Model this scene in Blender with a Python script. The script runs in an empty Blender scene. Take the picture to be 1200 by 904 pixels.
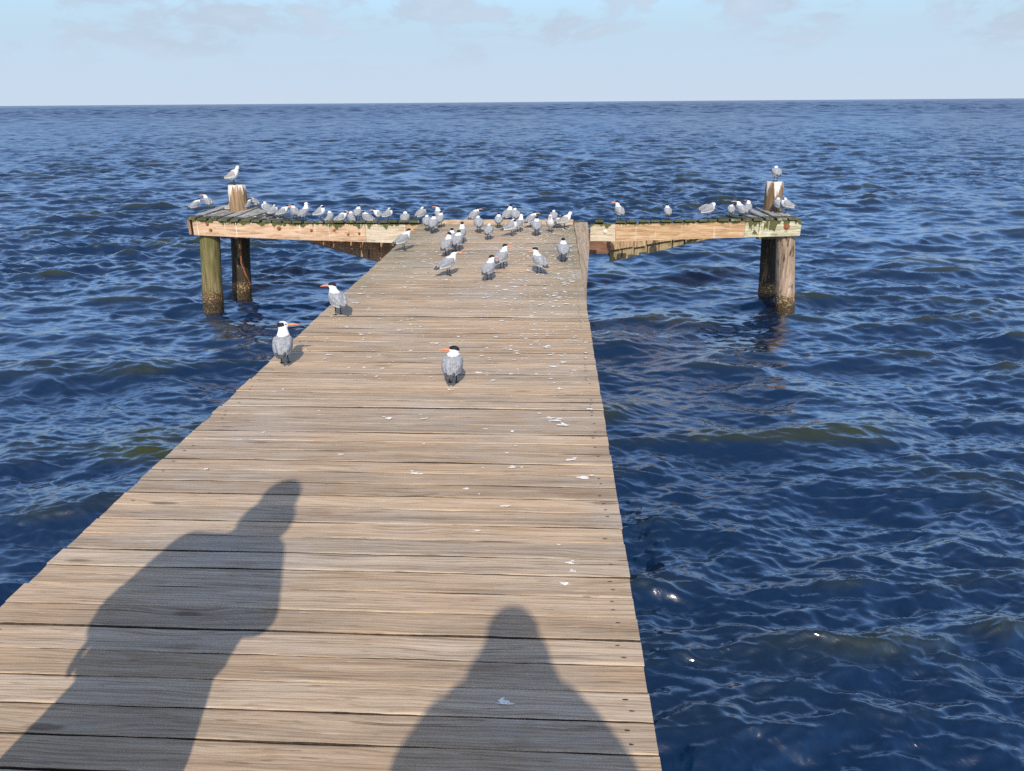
import bpy, bmesh, math, random
import numpy as np
from mathutils import Vector, Matrix, noise
R = math.radians
rng = random.Random(7)
nrs = np.random.RandomState(11)
sc = bpy.context.scene
col = sc.collection

# ------------------------------------------------------------------ helpers
class MB:
    """collects vertices, faces and material slots of ONE mesh object"""
    def __init__(s):
        s.v = []; s.f = []; s.m = []; s.smooth = []
    def add(s, verts, faces, mat=0, smooth=False):
        o = len(s.v); s.v += [tuple(p) for p in verts]
        for f in faces:
            s.f.append(tuple(i + o for i in f)); s.m.append(mat); s.smooth.append(smooth)
    def box(s, x0, x1, y0, y1, z0, z1, mat=0):
        s.add([(x0,y0,z0),(x1,y0,z0),(x1,y1,z0),(x0,y1,z0),(x0,y0,z1),(x1,y0,z1),(x1,y1,z1),(x0,y1,z1)],
              [(0,3,2,1),(4,5,6,7),(0,1,5,4),(1,2,6,5),(2,3,7,6),(3,0,4,7)], mat)
    def loft(s, rings, mat=0, smooth=True, caps=True):
        n = len(rings[0]); vs = [p for r in rings for p in r]; fs = []
        for i in range(len(rings) - 1):
            for k in range(n):
                a = i*n + k; b = i*n + (k+1) % n
                fs.append((a, b, b+n, a+n))
        if caps:
            fs.append(tuple(range(n))[::-1]); fs.append(tuple(range((len(rings)-1)*n, len(rings)*n)))
        s.add(vs, fs, mat, smooth)
    def tube(s, pts, rad, n=10, mat=0, squash=None):
        """tapered tube with rounded ends through pts; rad = one radius per point"""
        P = [Vector(p) for p in pts]
        r = list(rad); rings = []
        def ring(c, d, rr):
            up = Vector((0,0,1)) if abs(d.z) < .9 else Vector((0,1,0))
            a = d.cross(up).normalized(); b = a.cross(d).normalized()
            return [c + a*math.cos(t)*rr + b*math.sin(t)*rr for t in [2*math.pi*k/n for k in range(n)]]
        d0 = (P[1]-P[0]).normalized(); d1 = (P[-1]-P[-2]).normalized()
        for q in (.95, .6): rings.append(ring(P[0]-d0*r[0]*q, d0, r[0]*math.sqrt(1-q*q)))
        for i, p in enumerate(P):
            d = (P[min(i+1,len(P)-1)] - P[max(i-1,0)]).normalized()
            rings.append(ring(p, d, r[i]))
        for q in (.6, .95): rings.append(ring(P[-1]+d1*r[-1]*q, d1, r[-1]*math.sqrt(1-q*q)))
        s.loft(rings, mat)
    def ell(s, c, rx, ry, rz, rot=None, n=14, mat=0):
        rings = []; M = rot or Matrix.Identity(3); c = Vector(c)
        for i in range(1, n):
            t = math.pi*i/n
            rings.append([c + M @ Vector((rx*math.sin(t)*math.cos(p), ry*math.sin(t)*math.sin(p), rz*math.cos(t)))
                          for p in [2*math.pi*k/(2*n) for k in range(2*n)]])
        s.loft(rings, mat)
    def mesh(s, name):
        me = bpy.data.meshes.new(name)
        me.from_pydata(s.v, [], s.f); me.update()
        me.polygons.foreach_set('material_index', s.m)
        me.polygons.foreach_set('use_smooth', s.smooth)
        return me
    def build(s, name, mats, parent=None):
        return link(name, s.mesh(name), mats, parent)

def link(name, me, mats, parent=None):
    if mats is not None:
        for m in (mats if isinstance(mats, (list, tuple)) else [mats]): me.materials.append(m)
    o = bpy.data.objects.new(name, me); col.objects.link(o)
    if parent: o.parent = parent
    return o

def tag(o, label=None, cat=None, group=None, kind=None):
    if label: o['label'] = label
    if cat: o['category'] = cat
    if group: o['group'] = group
    if kind: o['kind'] = kind
    return o

def empty(name, loc=(0,0,0)):
    o = bpy.data.objects.new(name, None); col.objects.link(o); o.location = loc
    o.empty_display_size = .1
    return o

def remesh(mb, voxel, smooth_it=3, fac=.5):
    """one continuous skin round all the shapes collected in mb"""
    me = mb.mesh('tmp'); o = bpy.data.objects.new('tmp', me); col.objects.link(o)
    m = o.modifiers.new('r', 'REMESH'); m.mode = 'VOXEL'; m.voxel_size = voxel
    if smooth_it:
        k = o.modifiers.new('s', 'SMOOTH'); k.iterations = smooth_it; k.factor = fac
    dg = bpy.context.evaluated_depsgraph_get()
    out = bpy.data.meshes.new_from_object(o.evaluated_get(dg))
    bpy.data.objects.remove(o); bpy.data.meshes.remove(me)
    out.materials.clear()
    out.polygons.foreach_set('use_smooth', [True]*len(out.polygons))
    return out

# ------------------------------------------------------------------ node helpers
class NT:
    def __init__(s, tree):
        s.t = tree; s.n = tree.nodes; s.l = tree.links
    def new(s, typ, **kw):
        nd = s.n.new(typ)
        for k, v in kw.items(): setattr(nd, k, v)
        return nd
    def put(s, sock, v):
        if v is None: return
        if isinstance(v, bpy.types.NodeSocket): s.l.new(v, sock)
        else:
            try: sock.default_value = v
            except Exception: sock.default_value = (*v, 1)
    def math(s, op, a, b=None, c=None, clamp=False):
        nd = s.new('ShaderNodeMath', operation=op, use_clamp=clamp)
        s.put(nd.inputs[0], a); s.put(nd.inputs[1], b)
        if c is not None: s.put(nd.inputs[2], c)
        return nd.outputs[0]
    def vmath(s, op, a, b=None):
        nd = s.new('ShaderNodeVectorMath', operation=op); s.put(nd.inputs[0], a); s.put(nd.inputs[1], b)
        return nd.outputs[0]
    def sep(s, v):
        nd = s.new('ShaderNodeSeparateXYZ'); s.put(nd.inputs[0], v); return nd.outputs
    def comb(s, x=0., y=0., z=0.):
        nd = s.new('ShaderNodeCombineXYZ'); s.put(nd.inputs[0], x); s.put(nd.inputs[1], y); s.put(nd.inputs[2], z)
        return nd.outputs[0]
    def noise(s, vec, scale=1., detail=4., rough=.55, dist=0., dim='3D', w=None):
        nd = s.new('ShaderNodeTexNoise', noise_dimensions=dim)
        s.put(nd.inputs['Vector'], vec); s.put(nd.inputs['Scale'], scale); s.put(nd.inputs['Detail'], detail)
        s.put(nd.inputs['Roughness'], rough); s.put(nd.inputs['Distortion'], dist)
        if w is not None: s.put(nd.inputs['W'], w)
        return nd.outputs[0]
    def voro(s, vec, scale=1., feature='F1', rand=1.):
        nd = s.new('ShaderNodeTexVoronoi', feature=feature); s.put(nd.inputs['Vector'], vec); s.put(nd.inputs['Scale'], scale)
        s.put(nd.inputs['Randomness'], rand)
        return nd.outputs[0]
    def ramp(s, fac, stops, interp='LINEAR'):
        nd = s.new('ShaderNodeValToRGB'); s.put(nd.inputs[0], fac); cr = nd.color_ramp; cr.interpolation = interp
        while len(cr.elements) > 1: cr.elements.remove(cr.elements[-1])
        for i, (p, c) in enumerate(stops):
            e = cr.elements[0] if i == 0 else cr.elements.new(p)
            e.position = p
            e.color = (c, c, c, 1) if isinstance(c, (int, float)) else (*c, 1)
        return nd.outputs[0]
    def range(s, v, a, b, c=0., d=1., smooth=False):
        nd = s.new('ShaderNodeMapRange'); nd.interpolation_type = 'SMOOTHSTEP' if smooth else 'LINEAR'
        for i, q in enumerate((v, a, b, c, d)): s.put(nd.inputs[i], q)
        return nd.outputs[0]
    def mix(s, fac, a, b, blend='MIX'):
        nd = s.new('ShaderNodeMix', data_type='RGBA', blend_type=blend)
        s.put(nd.inputs[0], fac); s.put(nd.inputs[6], a if isinstance(a, bpy.types.NodeSocket) else (*a, 1))
        s.put(nd.inputs[7], b if isinstance(b, bpy.types.NodeSocket) else (*b, 1))
        return nd.outputs[2]
    def bump(s, h, strength=.3, dist=.01, normal=None):
        nd = s.new('ShaderNodeBump'); s.put(nd.inputs['Strength'], strength); s.put(nd.inputs['Distance'], dist)
        s.put(nd.inputs['Height'], h)
        if normal is not None: s.put(nd.inputs['Normal'], normal)
        return nd.outputs[0]

def newmat(name):
    m = bpy.data.materials.new(name); m.use_nodes = True
    nt = NT(m.node_tree); b = m.node_tree.nodes['Principled BSDF']
    return m, nt, b

def plain(name, c, rough=.7, nz=.12, scale=60, spec=.3, bump=.2, bd=.002):
    m, n, b = newmat(name)
    co = n.new('ShaderNodeTexCoord').outputs['Object']
    q = n.noise(co, scale, 5)
    n.put(b.inputs['Base Color'], n.mix(n.range(q, .3, .7), tuple(x*(1-nz) for x in c), tuple(min(1, x*(1+nz)) for x in c)))
    b.inputs['Roughness'].default_value = rough; b.inputs['Specular IOR Level'].default_value = spec
    n.put(b.inputs['Normal'], n.bump(q, bump, bd))
    return m

def wood(name, dark, mid, pale, grey=(.33,.31,.28), axis='X', greyness=.4, moss=0., moss_c=(.06,.075,.02),
         deck=False, wet_z=None, streak=0., topgreen=None):
    """weathered timber, grain along the given axis (world = object coordinates)"""
    m, n, b = newmat(name)
    co = n.new('ShaderNodeTexCoord').outputs['Object']
    rnd = n.new('ShaderNodeNewGeometry').outputs['Random Per Island']
    x, y, z = n.sep(co)
    if axis == 'X': L, A, B = x, y, z
    elif axis == 'Y': L, A, B = y, x, z
    else: L, A, B = z, x, y
    off = n.math('MULTIPLY', rnd, 37.)
    Lo = n.math('ADD', L, off)
    # slow wander of the grain, so that lines flow round knots
    wob = n.noise(n.comb(n.math('MULTIPLY', Lo, 1.4), n.math('MULTIPLY', A, 7.), n.math('MULTIPLY', B, 7.)), 1., 2.)
    wobv = n.math('MULTIPLY', n.math('SUBTRACT', wob, .5), .06)
    kv = n.comb(n.math('MULTIPLY', Lo, 1.15), n.math('MULTIPLY', A, 5.2), n.math('MULTIPLY', B, 5.2))
    kd = n.voro(kv, 1.)
    knot = n.range(kd, .045, .105, 1., 0., True)
    kpull = n.math('MULTIPLY', n.range(kd, .05, .34, 1., 0., True), .022)
    A2 = n.math('ADD', n.math('ADD', A, wobv), kpull)
    g1 = n.noise(n.comb(n.math('MULTIPLY', Lo, 1.5), n.math('MULTIPLY', A2, 34.), n.math('MULTIPLY', B, 34.)), 1., 5., .6)
    g2 = n.noise(n.comb(n.math('MULTIPLY', Lo, 6.), n.math('MULTIPLY', A2, 230.), n.math('MULTIPLY', B, 230.)), 1., 4., .65)
    rings = n.math('SINE', n.math('ADD', n.math('MULTIPLY', A2, 430.), n.math('MULTIPLY', g1, 16.)))
    rr = n.math('MULTIPLY_ADD', rings, .06, 0.)
    blot = n.noise(n.comb(n.math('MULTIPLY', Lo, 1.3), n.math('MULTIPLY', A, 3.), B), 1., 4., .6)
    f = n.math('ADD', n.math('ADD', n.math('MULTIPLY', g1, .62), n.math('MULTIPLY', g2, .38)), rr)
    c = n.ramp(f, [(.31, dark), (.5, mid), (.69, pale)])
    gm = n.math('MULTIPLY', n.range(n.math('ADD', n.math('MULTIPLY', rnd, .55), n.math('MULTIPLY', blot, .6)), .3, .85), greyness*1.6, clamp=True)
    gcol = n.ramp(f, [(.36, tuple(v*.55 for v in grey)), (.52, grey), (.66, tuple(v*1.3 for v in grey))])
    c = n.mix(gm, c, gcol)
    tone = n.range(n.noise(n.comb(off, 3.3, 1.7), 9., 0.), .3, .7, .80, 1.13)
    c = n.mix(1., c, n.comb(tone, tone, tone), 'MULTIPLY')
    c = n.mix(n.math('MULTIPLY', knot, .75), c, tuple(v*.45 for v in dark))
    # long drying cracks
    ck = n.noise(n.comb(n.math('MULTIPLY', Lo, .8), n.math('MULTIPLY', A2, 75.), n.math('MULTIPLY', B, 75.)), 1., 3., .5)
    crack = n.math('MULTIPLY', n.range(ck, .665, .70, 0., 1.), n.range(n.noise(n.comb(n.math('MULTIPLY', Lo, 1.1), n.math('MULTIPLY', A, 5.), off), 1., 2.), .46, .56))
    c = n.mix(n.math('MULTIPLY', crack, .8), c, tuple(v*.28 for v in dark))
    if deck:
        big = n.noise(co, .9, 5., .62)
        c = n.mix(n.math('MULTIPLY', n.range(big, .5, .68), .5), c, n.mix(f, (.20,.17,.14), (.52,.47,.41)))
        c = n.mix(n.math('MULTIPLY', n.range(big, .5, .36), .4), c, n.mix(f, (.24,.13,.065), (.62,.45,.29)))
        fle = n.noise(n.comb(n.math('MULTIPLY', Lo, 7.), n.math('MULTIPLY', A, 95.), off), 1., 3., .6)
        c = n.mix(n.math('MULTIPLY', n.range(fle, .62, .70), .55), c, tuple(v*.5 for v in dark))
        c = n.mix(n.math('MULTIPLY', n.range(fle, .36, .29), .35), c, (.62,.53,.43))
        # damp dark blotches and reddish iron stains
        st = n.range(n.noise(n.comb(n.math('MULTIPLY', Lo, 2.3), n.math('MULTIPLY', A, 9.), 0.), 1., 5., .65), .60, .72)
        c = n.mix(n.math('MULTIPLY', st, .42), c, (.19, .085, .038))
        # algae towards the outer end and along both edges
        yy = n.range(y, 5.0, 10.5, 0., 1., True)
        ed = n.math('ADD', n.range(x, -.55, .3, 0., 1., True), n.range(x, -1.2, -2.1, 0., 1., True))
        al = n.math('MULTIPLY', n.math('MULTIPLY', yy, n.math('ADD', n.math('MULTIPLY', ed, .75), .22)),
                    n.range(n.noise(co, 2.2, 6., .7), .3, .68), clamp=True)
        c = n.mix(n.math('MULTIPLY', al, .8), c, n.mix(g2, (.075,.075,.03), (.21,.2,.1)))
    else:
        st = n.range(n.noise(n.comb(n.math('MULTIPLY', Lo, 2.1), n.math('MULTIPLY', A, 6.), n.math('MULTIPLY', B, 6.)), 1., 6., .7), .53, .70)
        c = n.mix(n.math('MULTIPLY', st, .6), c, tuple(v*.55 for v in dark))
    if moss:
        mk = n.range(n.noise(co, 5.5, 6., .7), .62-.3*moss, .74-.3*moss)
        c = n.mix(n.math('MULTIPLY', mk, .85), c, n.mix(n.range(n.noise(co, 60., 3.), .35, .65), tuple(v*.6 for v in moss_c), tuple(v*1.7 for v in moss_c)))
    if topgreen is not None:          # moss hanging down from the upper edge (attribute 'drop' = distance below it)
        dr = n.new('ShaderNodeAttribute', attribute_name='drop').outputs['Fac']
        nn = n.noise(n.comb(n.math('MULTIPLY', x, 6.5), n.math('MULTIPLY', z, 2.), 0.), 1., 3., .6)
        hang = n.math('SUBTRACT', n.math('MULTIPLY', n.range(nn, .42, .66), topgreen), dr)
        c = n.mix(n.range(hang, -.008, .012), c, n.mix(g2, (.03,.032,.01), (.12,.12,.04)))
        pale_s = n.math('MULTIPLY', n.range(n.noise(n.comb(n.math('MULTIPLY', x, 17.), n.math('MULTIPLY', z, .7), 0.), 1., 2., .5), .60, .66), streak)
        c = n.mix(pale_s, c, (.72,.66,.55))
    if wet_z is not None:
        wz = n.range(z, wet_z, wet_z+.25, 1., 0., True)
        c = n.mix(n.math('MULTIPLY', wz, .7), c, (.03,.028,.02))
    n.put(b.inputs['Base Color'], c)
    n.put(b.inputs['Roughness'], n.range(f, .3, .7, .85, .68)); b.inputs['Specular IOR Level'].default_value = .22
    hgt = n.math('SUBTRACT', n.math('ADD', n.math('MULTIPLY', g1, .6), n.math('MULTIPLY', g2, .45)), n.math('MULTIPLY', crack, 1.2))
    n.put(b.inputs['Normal'], n.bump(hgt, .55, .006))
    return m

def pile_mat(name, cd, cm, cp, algae, algae_c, white_top, top_z, water_z=-1.47, gouge=0., under_shade=0.):
    m, n, b = newmat(name)
    co = n.new('ShaderNodeTexCoord').outputs['Object']
    x, y, z = n.sep(co)
    v = n.comb(n.math('MULTIPLY', x, 26.), n.math('MULTIPLY', y, 26.), n.math('MULTIPLY', z, 1.6))
    g = n.noise(v, 1., 6., .62)
    c = n.ramp(g, [(.3, cd), (.5, cm), (.7, cp)])
    if gouge:
        gv = n.math('SUBTRACT', .92, n.noise(n.comb(n.math('MULTIPLY', x, 17.), n.math('MULTIPLY', y, 17.), n.math('MULTIPLY', z, 6.)), 1., 3., .6))
        gg = n.math('MULTIPLY', n.range(gv, .24, .36, 1., 0.), gouge)
        c = n.mix(gg, c, tuple(q*.3 for q in cd))
    am = n.math('MULTIPLY', n.range(n.noise(n.comb(n.math('MULTIPLY', x, 9.), n.math('MULTIPLY', y, 9.), n.math('MULTIPLY', z, 1.2)), 1., 5., .65), .35, .62), algae)
    am = n.math('MULTIPLY', am, n.range(z, -1.15, -.5, .25, 1., True), clamp=True)
    c = n.mix(am, c, n.mix(g, tuple(q*.5 for q in algae_c), tuple(q*1.8 for q in algae_c)))
    if white_top:
        s = n.noise(n.comb(n.math('MULTIPLY', x, 15.), n.math('MULTIPLY', y, 15.), n.math('MULTIPLY', z, 1.)), 1., 4., .6)
        dz = n.math('SUBTRACT', top_z, z)
        w = n.math('SUBTRACT', n.math('MULTIPLY', n.range(s, .42, .68), white_top), dz)
        c = n.mix(n.math('MULTIPLY', n.range(w, -.02, .04), .9), c, n.mix(g, (.4,.35,.29), (.78,.74,.67)))
    if under_shade:                        # platform's shade painted into the pile colour below deck level, thinner in patches
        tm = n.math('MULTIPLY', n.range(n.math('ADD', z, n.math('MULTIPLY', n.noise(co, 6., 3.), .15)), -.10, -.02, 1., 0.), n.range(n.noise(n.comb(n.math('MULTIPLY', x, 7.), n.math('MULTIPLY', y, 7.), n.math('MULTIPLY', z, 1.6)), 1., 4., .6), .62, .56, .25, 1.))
        c = n.mix(n.math('MULTIPLY', tm, under_shade), c, n.mix(g, (.008,.007,.006), (.035,.028,.02)))
    # barnacle and weed belt above the waterline
    bz = n.math('ADD', z, n.math('MULTIPLY', n.noise(co, 14., 4.), .2))
    belt = n.range(bz, water_z+.42, water_z+.36)
    bv = n.voro(co, 42.)
    bc = n.mix(n.range(bv, .2, .55), (.30,.19,.075), (.075,.045,.02))
    bc = n.mix(n.range(n.noise(co, 25., 3.), .6, .66), bc, (.48,.40,.27))
    c = n.mix(belt, c, bc)
    c = n.mix(n.math('MULTIPLY', n.range(z, water_z+.1, water_z+.2, 1., 0.), .75), c, (.022,.018,.01))
    n.put(b.inputs['Base Color'], c); b.inputs['Roughness'].default_value = .8; b.inputs['Specular IOR Level'].default_value = .25
    h = n.math('ADD', g, n.math('MULTIPLY', n.math('MULTIPLY', belt, bv), -1.2))
    n.put(b.inputs['Normal'], n.bump(h, .7, .015))
    return m

# ------------------------------------------------------------------ camera (pier frame: deck top z = 0, pier runs along +Y)
CAMH = 1.82; YAW = R(3.09); PITCH = R(20.276); ROLL = R(.43)
cam = bpy.data.cameras.new('camera'); co_ = bpy.data.objects.new('camera', cam); col.objects.link(co_)
cam.sensor_width = 36; cam.lens = 27.0; cam.clip_start = .01; cam.clip_end = 30000
co_.location = (0, 0, CAMH)
co_.matrix_world = Matrix.Translation((0,0,CAMH)) @ Matrix.Rotation(YAW, 4, 'Z') @ Matrix.Rotation(math.pi/2 - PITCH, 4, 'X') @ Matrix.Rotation(-ROLL, 4, 'Z')
sc.camera = co_
WZ = -1.47       # mean water level

# photo pixel (1200 x 904) -> ray in the pier frame, used only to look up where the birds stood
def ray(u, v):
    a = ROLL; X, Y = u-600, v-452
    c, s = math.cos(a), math.sin(a); x, y = X*c - Y*s, X*s + Y*c
    cp, sp = math.cos(PITCH), math.sin(PITCH)
    d = (x, 900*cp - y*sp, -900*sp - y*cp)
    c, s = math.cos(YAW), math.sin(YAW)
    return (c*d[0]-s*d[1], s*d[0]+c*d[1], d[2])
def on_deck(u, v):
    d = ray(u, v); t = -CAMH/d[2]; return d[0]*t, d[1]*t
def at_Y(u, v, Y):
    d = ray(u, v); t = Y/d[1]; return d[0]*t, CAMH + d[2]*t

# ------------------------------------------------------------------ light
SUN_EL = R(37.3); SUN_AZ = -2.9          # shadows run 2.9 degrees left of the pier's axis
sd = Vector((math.sin(R(SUN_AZ))*math.cos(SUN_EL), math.cos(R(SUN_AZ))*math.cos(SUN_EL), -math.sin(SUN_EL)))   # travel of the light
sun = bpy.data.lights.new('sun', 'SUN'); sun.energy = 3.4; sun.angle = R(.6); sun.color = (1., .90, .76)
so = bpy.data.objects.new('sun', sun); col.objects.link(so)
so.rotation_euler = sd.to_track_quat('-Z', 'Y').to_euler()

w = bpy.data.worlds.new('World'); sc.world = w; w.use_nodes = True
n = NT(w.node_tree); bg = w.node_tree.nodes['Background']
sky = n.new('ShaderNodeTexSky'); sky.sky_type = 'NISHITA'; sky.sun_disc = False
sky.sun_elevation = SUN_EL
ts = -sd                                  # towards the sun
sky.sun_rotation = math.atan2(ts.x, ts.y)
sky.air_density = 1.0; sky.dust_density = 1.3; sky.ozone_density = 3.0; sky.altitude = 0
tc = n.new('ShaderNodeTexCoord').outputs['Generated']
dx, dy, dz = n.sep(tc)
az = n.math('ARCTAN2', dx, dy); el = n.math('ARCSINE', dz)
wv = n.comb(n.math('MULTIPLY', az, 13.), n.math('MULTIPLY', el, 30.), 0.)
n1 = n.noise(n.vmath('ADD', wv, (3.1, 7.45, .6)), 1., 8., .62, .35)
n2 = n.noise(n.vmath('ADD', wv, (1.7, 2.2, 5.)), .42, 3., .5)
band = n.math('MULTIPLY', n.range(el, R(1.6), R(3.8), 0., 1., True), n.range(el, R(16), R(40), 1., .25))
cm_ = n.math('MULTIPLY', n.range(n.math('ADD', n1, n.math('MULTIPLY', n.math('SUBTRACT', n2, .5), .7)), .455, .62, 0., 1., True), band)
ccol = n.mix(n.range(n1, .5, .75), (2.38, 2.84, 3.45), (2.75, 3.24, 3.95))
hz = n.mix(n.range(el, 0., R(8.)), (2.75, 3.23, 3.9), (2.27, 3.33, 4.05))           # pale marine haze low over the sea
tint = n.mix(n.range(el, R(28), R(58), 0., 1., True), (.92, 1.16, 1.42), (1.16, 1.0, .88))
deep = n.mix(1., sky.outputs[0], tint, 'MULTIPLY')
base = n.mix(n.range(el, R(4), R(16), 1., 0., True), deep, hz)
c_ = n.mix(n.math('MULTIPLY', cm_, .85), base, ccol)
n.put(bg.inputs[0], c_); bg.inputs[1].default_value = .148
sc.view_settings.view_transform = 'Standard'; sc.view_settings.look = 'None'
sc.view_settings.exposure = 0.55; sc.view_settings.gamma = 1
sc.cycles.use_denoising = False
sc.cycles.max_bounces = 6

# ------------------------------------------------------------------ water
def water():
    # radial rows: fine near the pier, coarser far out; columns: fine ahead, coarse behind
    rows = [0.0, .8, 1.5]; r = 1.5
    while r < 9000:
        dr = .018 if r < 8 else min(.018 + (r-8)*.0030, .28 + max(0, r-80)*.0035)
        if r > 420: dr = r*.0042
        r += dr; rows.append(r)
    rows = np.array(rows)
    a = np.concatenate([np.linspace(-62, 62, 1120), np.linspace(62, 298, 100)[1:-1]])
    a = np.radians(a - 3.)
    nr, na = len(rows), len(a)
    RR, AA = np.meshgrid(rows, a, indexing='ij')
    X = (RR*np.sin(AA)).astype(np.float32); Y = (RR*np.cos(AA)).astype(np.float32)
    drow = np.gradient(rows); sp = np.maximum(drow, np.minimum(rows*np.radians(.111)*.8, 20))[:, None].astype(np.float32)
    Z = np.zeros_like(X); DX = np.zeros_like(X); DY = np.zeros_like(X)
    # slow gusty patches that strengthen or weaken the small ripples
    gust = np.zeros_like(X)
    for _ in range(14):
        L = nrs.uniform(4, 26); th = nrs.uniform(0, 2*math.pi); ph = nrs.uniform(0, 6.28); k = 2*math.pi/L
        gust += np.sin(k*(X*math.cos(th)*.8 + Y*math.sin(th)) + ph)
    gust = np.clip(.95 + gust*.13, .5, 1.6)
    wind = R(-84)                                         # the chop runs towards the shore, a little to the right
    comps = []; Zn = None
    for L in np.exp(nrs.uniform(math.log(.07), math.log(5.0), 260)):
        sl = .012 if L < .2 else (.022 if L < .6 else .040*(.75/max(L, .75))**.9)
        comps.append((L, sl, .30 if L > .6 else .36, 0))
    for L in np.exp(nrs.uniform(math.log(.085), math.log(.24), 60)): comps.append((L, .017, .24, 0))     # cat's-paw ripples
    for L in np.exp(nrs.uniform(math.log(4.5), math.log(45), 130)): comps.append((L, .036*min(1, 9/L), .5, 1))   # open water far out
    for (L, sl, spread, far) in comps:
        th = wind + nrs.normal(0, spread); ph = nrs.uniform(0, 6.28)
        k = 2*math.pi/L; am = sl/k
        q_ = L/sp
        fade = np.clip((q_ - 2.0)/2.0, 0, 1)
        if far and Zn is None: Zn = Z.copy()
        if far: fade = fade*np.clip((15 - q_)/6, 0, 1)
        ok = np.nonzero(fade.max(1) > 0)[0]
        if not len(ok): continue
        i0, i1 = ok[0], ok[-1]+1
        arg = (k*math.cos(th))*X[i0:i1] + (k*math.sin(th))*Y[i0:i1] + ph
        A = (am*fade[i0:i1]).astype(np.float32)
        if L < 1.1: A = A*gust[i0:i1]
        Z[i0:i1] += A*np.cos(arg)
        s_ = -A*np.sin(arg)*((.72 if L > .3 else .45) if not far else .3)
        DX[i0:i1] += s_*math.cos(th); DY[i0:i1] += s_*math.sin(th)
    hgt = Zn
    # short steep chop: crossing sharp-crested ridges, warped so that no two crests are alike
    tab = nrs.rand(256, 256).astype(np.float32)
    def vnoise(u, v):
        iu = np.floor(u).astype(np.int32); iv = np.floor(v).astype(np.int32)
        fu = (u-iu).astype(np.float32); fv = (v-iv).astype(np.float32)
        fu = fu*fu*(3-2*fu); fv = fv*fv*(3-2*fv)
        a0, a1 = iu & 255, (iu+1) & 255; b0, b1 = iv & 255, (iv+1) & 255
        return ((tab[a0, b0]*(1-fu) + tab[a1, b0]*fu)*(1-fv) + (tab[a0, b1]*(1-fu) + tab[a1, b1]*fu)*fv)*2 - 1
    def ridge(u, v, ch):
        w_ = vnoise(u, v); u = u + w_; v = v + vnoise(u+31.7, v+11.3)
        a1 = 1-np.abs(np.sin(u)); a2 = np.abs(np.cos(u)); wu = a1 + (a2-a1)*a1
        b1 = 1-np.abs(np.sin(v)); b2 = np.abs(np.cos(v)); wv = b1 + (b2-b1)*b1
        return (1-np.clip(wu*wv, 0, 1)**.65)**ch
    for (L, hl, ch, rot, st) in [(2.1,.040,2.2,.10,.72),(1.15,.046,2.3,-.22,.5),(.62,.060,1.9,.26,.46),(.36,.078,1.6,-.16,.42),(.24,.092,1.3,.30,.36),(.17,.105,1.2,-.20,.34),(.12,.110,1.1,.12,.33),(.085,.100,1.1,-.08,.33)]:
        q_ = L/sp; fade = np.clip((q_-2.5)/2.5, 0, 1)
        ok = np.nonzero(fade.max(1) > 0)[0]; i1 = ok[-1]+1
        fq = math.pi/L; c_, s_ = math.cos(rot), math.sin(rot)
        xx, yy = X[:i1]+5.3*L, Y[:i1]+9.1
        u = (c_*xx - s_*yy)*fq*st; v = (s_*xx + c_*yy)*fq
        hr = .5*(ridge(u, v, ch) + ridge(u*.93+17.3, -v*1.07+5.9, ch))
        g_ = gust[:i1] if L < 1 else 1.
        dz_ = (hr - hr.mean())*(hl*L)*fade[:i1]*g_*1.15
        Z[:i1] += dz_
        if L > 1: hgt[:i1] += dz_    # slopes too fine for the mesh out there count as surface roughness
    un = np.clip(np.log(2.6*sp/.11)/math.log(5/.11), 0, 1)**1.4
    rough = np.broadcast_to(np.sqrt(np.maximum(.03, np.sqrt(2*.022*un)))*.8, X.shape)
    X = X + DX; Y = Y + DY; Z = Z + WZ
    vs = np.stack([X, Y, Z], -1).reshape(-1, 3)
    i = np.arange(nr-1)[:, None]*na; j = np.arange(na)[None, :]; j2 = (j+1) % na
    q = np.stack([i+j, i+na+j, i+na+j2, i+j2], -1).reshape(-1, 4)[:, ::-1]
    me = bpy.data.meshes.new('sea')
    me.vertices.add(len(vs)); me.vertices.foreach_set('co', vs.astype(np.float32).ravel())
    me.loops.add(q.size); me.loops.foreach_set('vertex_index', q.astype(np.int32).ravel())
    me.polygons.add(len(q)); me.polygons.foreach_set('loop_start', np.arange(0, q.size, 4, dtype=np.int32))
    me.polygons.foreach_set('loop_total', np.full(len(q), 4, np.int32))
    me.polygons.foreach_set('use_smooth', np.ones(len(q), bool))
    at = me.attributes.new('height', 'FLOAT', 'POINT'); at.data.foreach_set('value', hgt.astype(np.float32).ravel())
    at = me.attributes.new('unresolved', 'FLOAT', 'POINT'); at.data.foreach_set('value', np.ascontiguousarray(rough, np.float32).ravel())
    me.update(calc_edges=True)
    m, n, b = newmat('sea_water')
    co = n.new('ShaderNodeTexCoord').outputs['Object']
    hh = n.new('ShaderNodeAttribute', attribute_name='height').outputs['Fac']
    silt = n.noise(co, .45, 4., .6)
    # silty olive patches, with light through the high crests painted into the colour
    of = n.math('MULTIPLY', n.range(hh, .01, .11, 0., 1., True), n.range(silt, .40, .62, .25, 1.), clamp=True)
    c = n.mix(of, (.0022, .0140, .043), (.022, .027, .008))
    n.put(b.inputs['Base Color'], c)
    b.inputs['IOR'].default_value = 1.8; n.put(b.inputs['Roughness'], n.new('ShaderNodeAttribute', attribute_name='unresolved').outputs['Fac'])
    b.inputs['Specular IOR Level'].default_value = .5
    x, y, z = n.sep(co)
    rv = n.comb(n.math('MULTIPLY', x, 1.), n.math('MULTIPLY', y, 1.55), 0.)
    r1 = n.noise(rv, 7., 4., .6, .8); r2 = n.noise(rv, 24., 3., .6, .6)
    bb = n.bump(n.math('ADD', n.math('MULTIPLY', r1, .7), n.math('MULTIPLY', r2, .15)), .5, .010)
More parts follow.
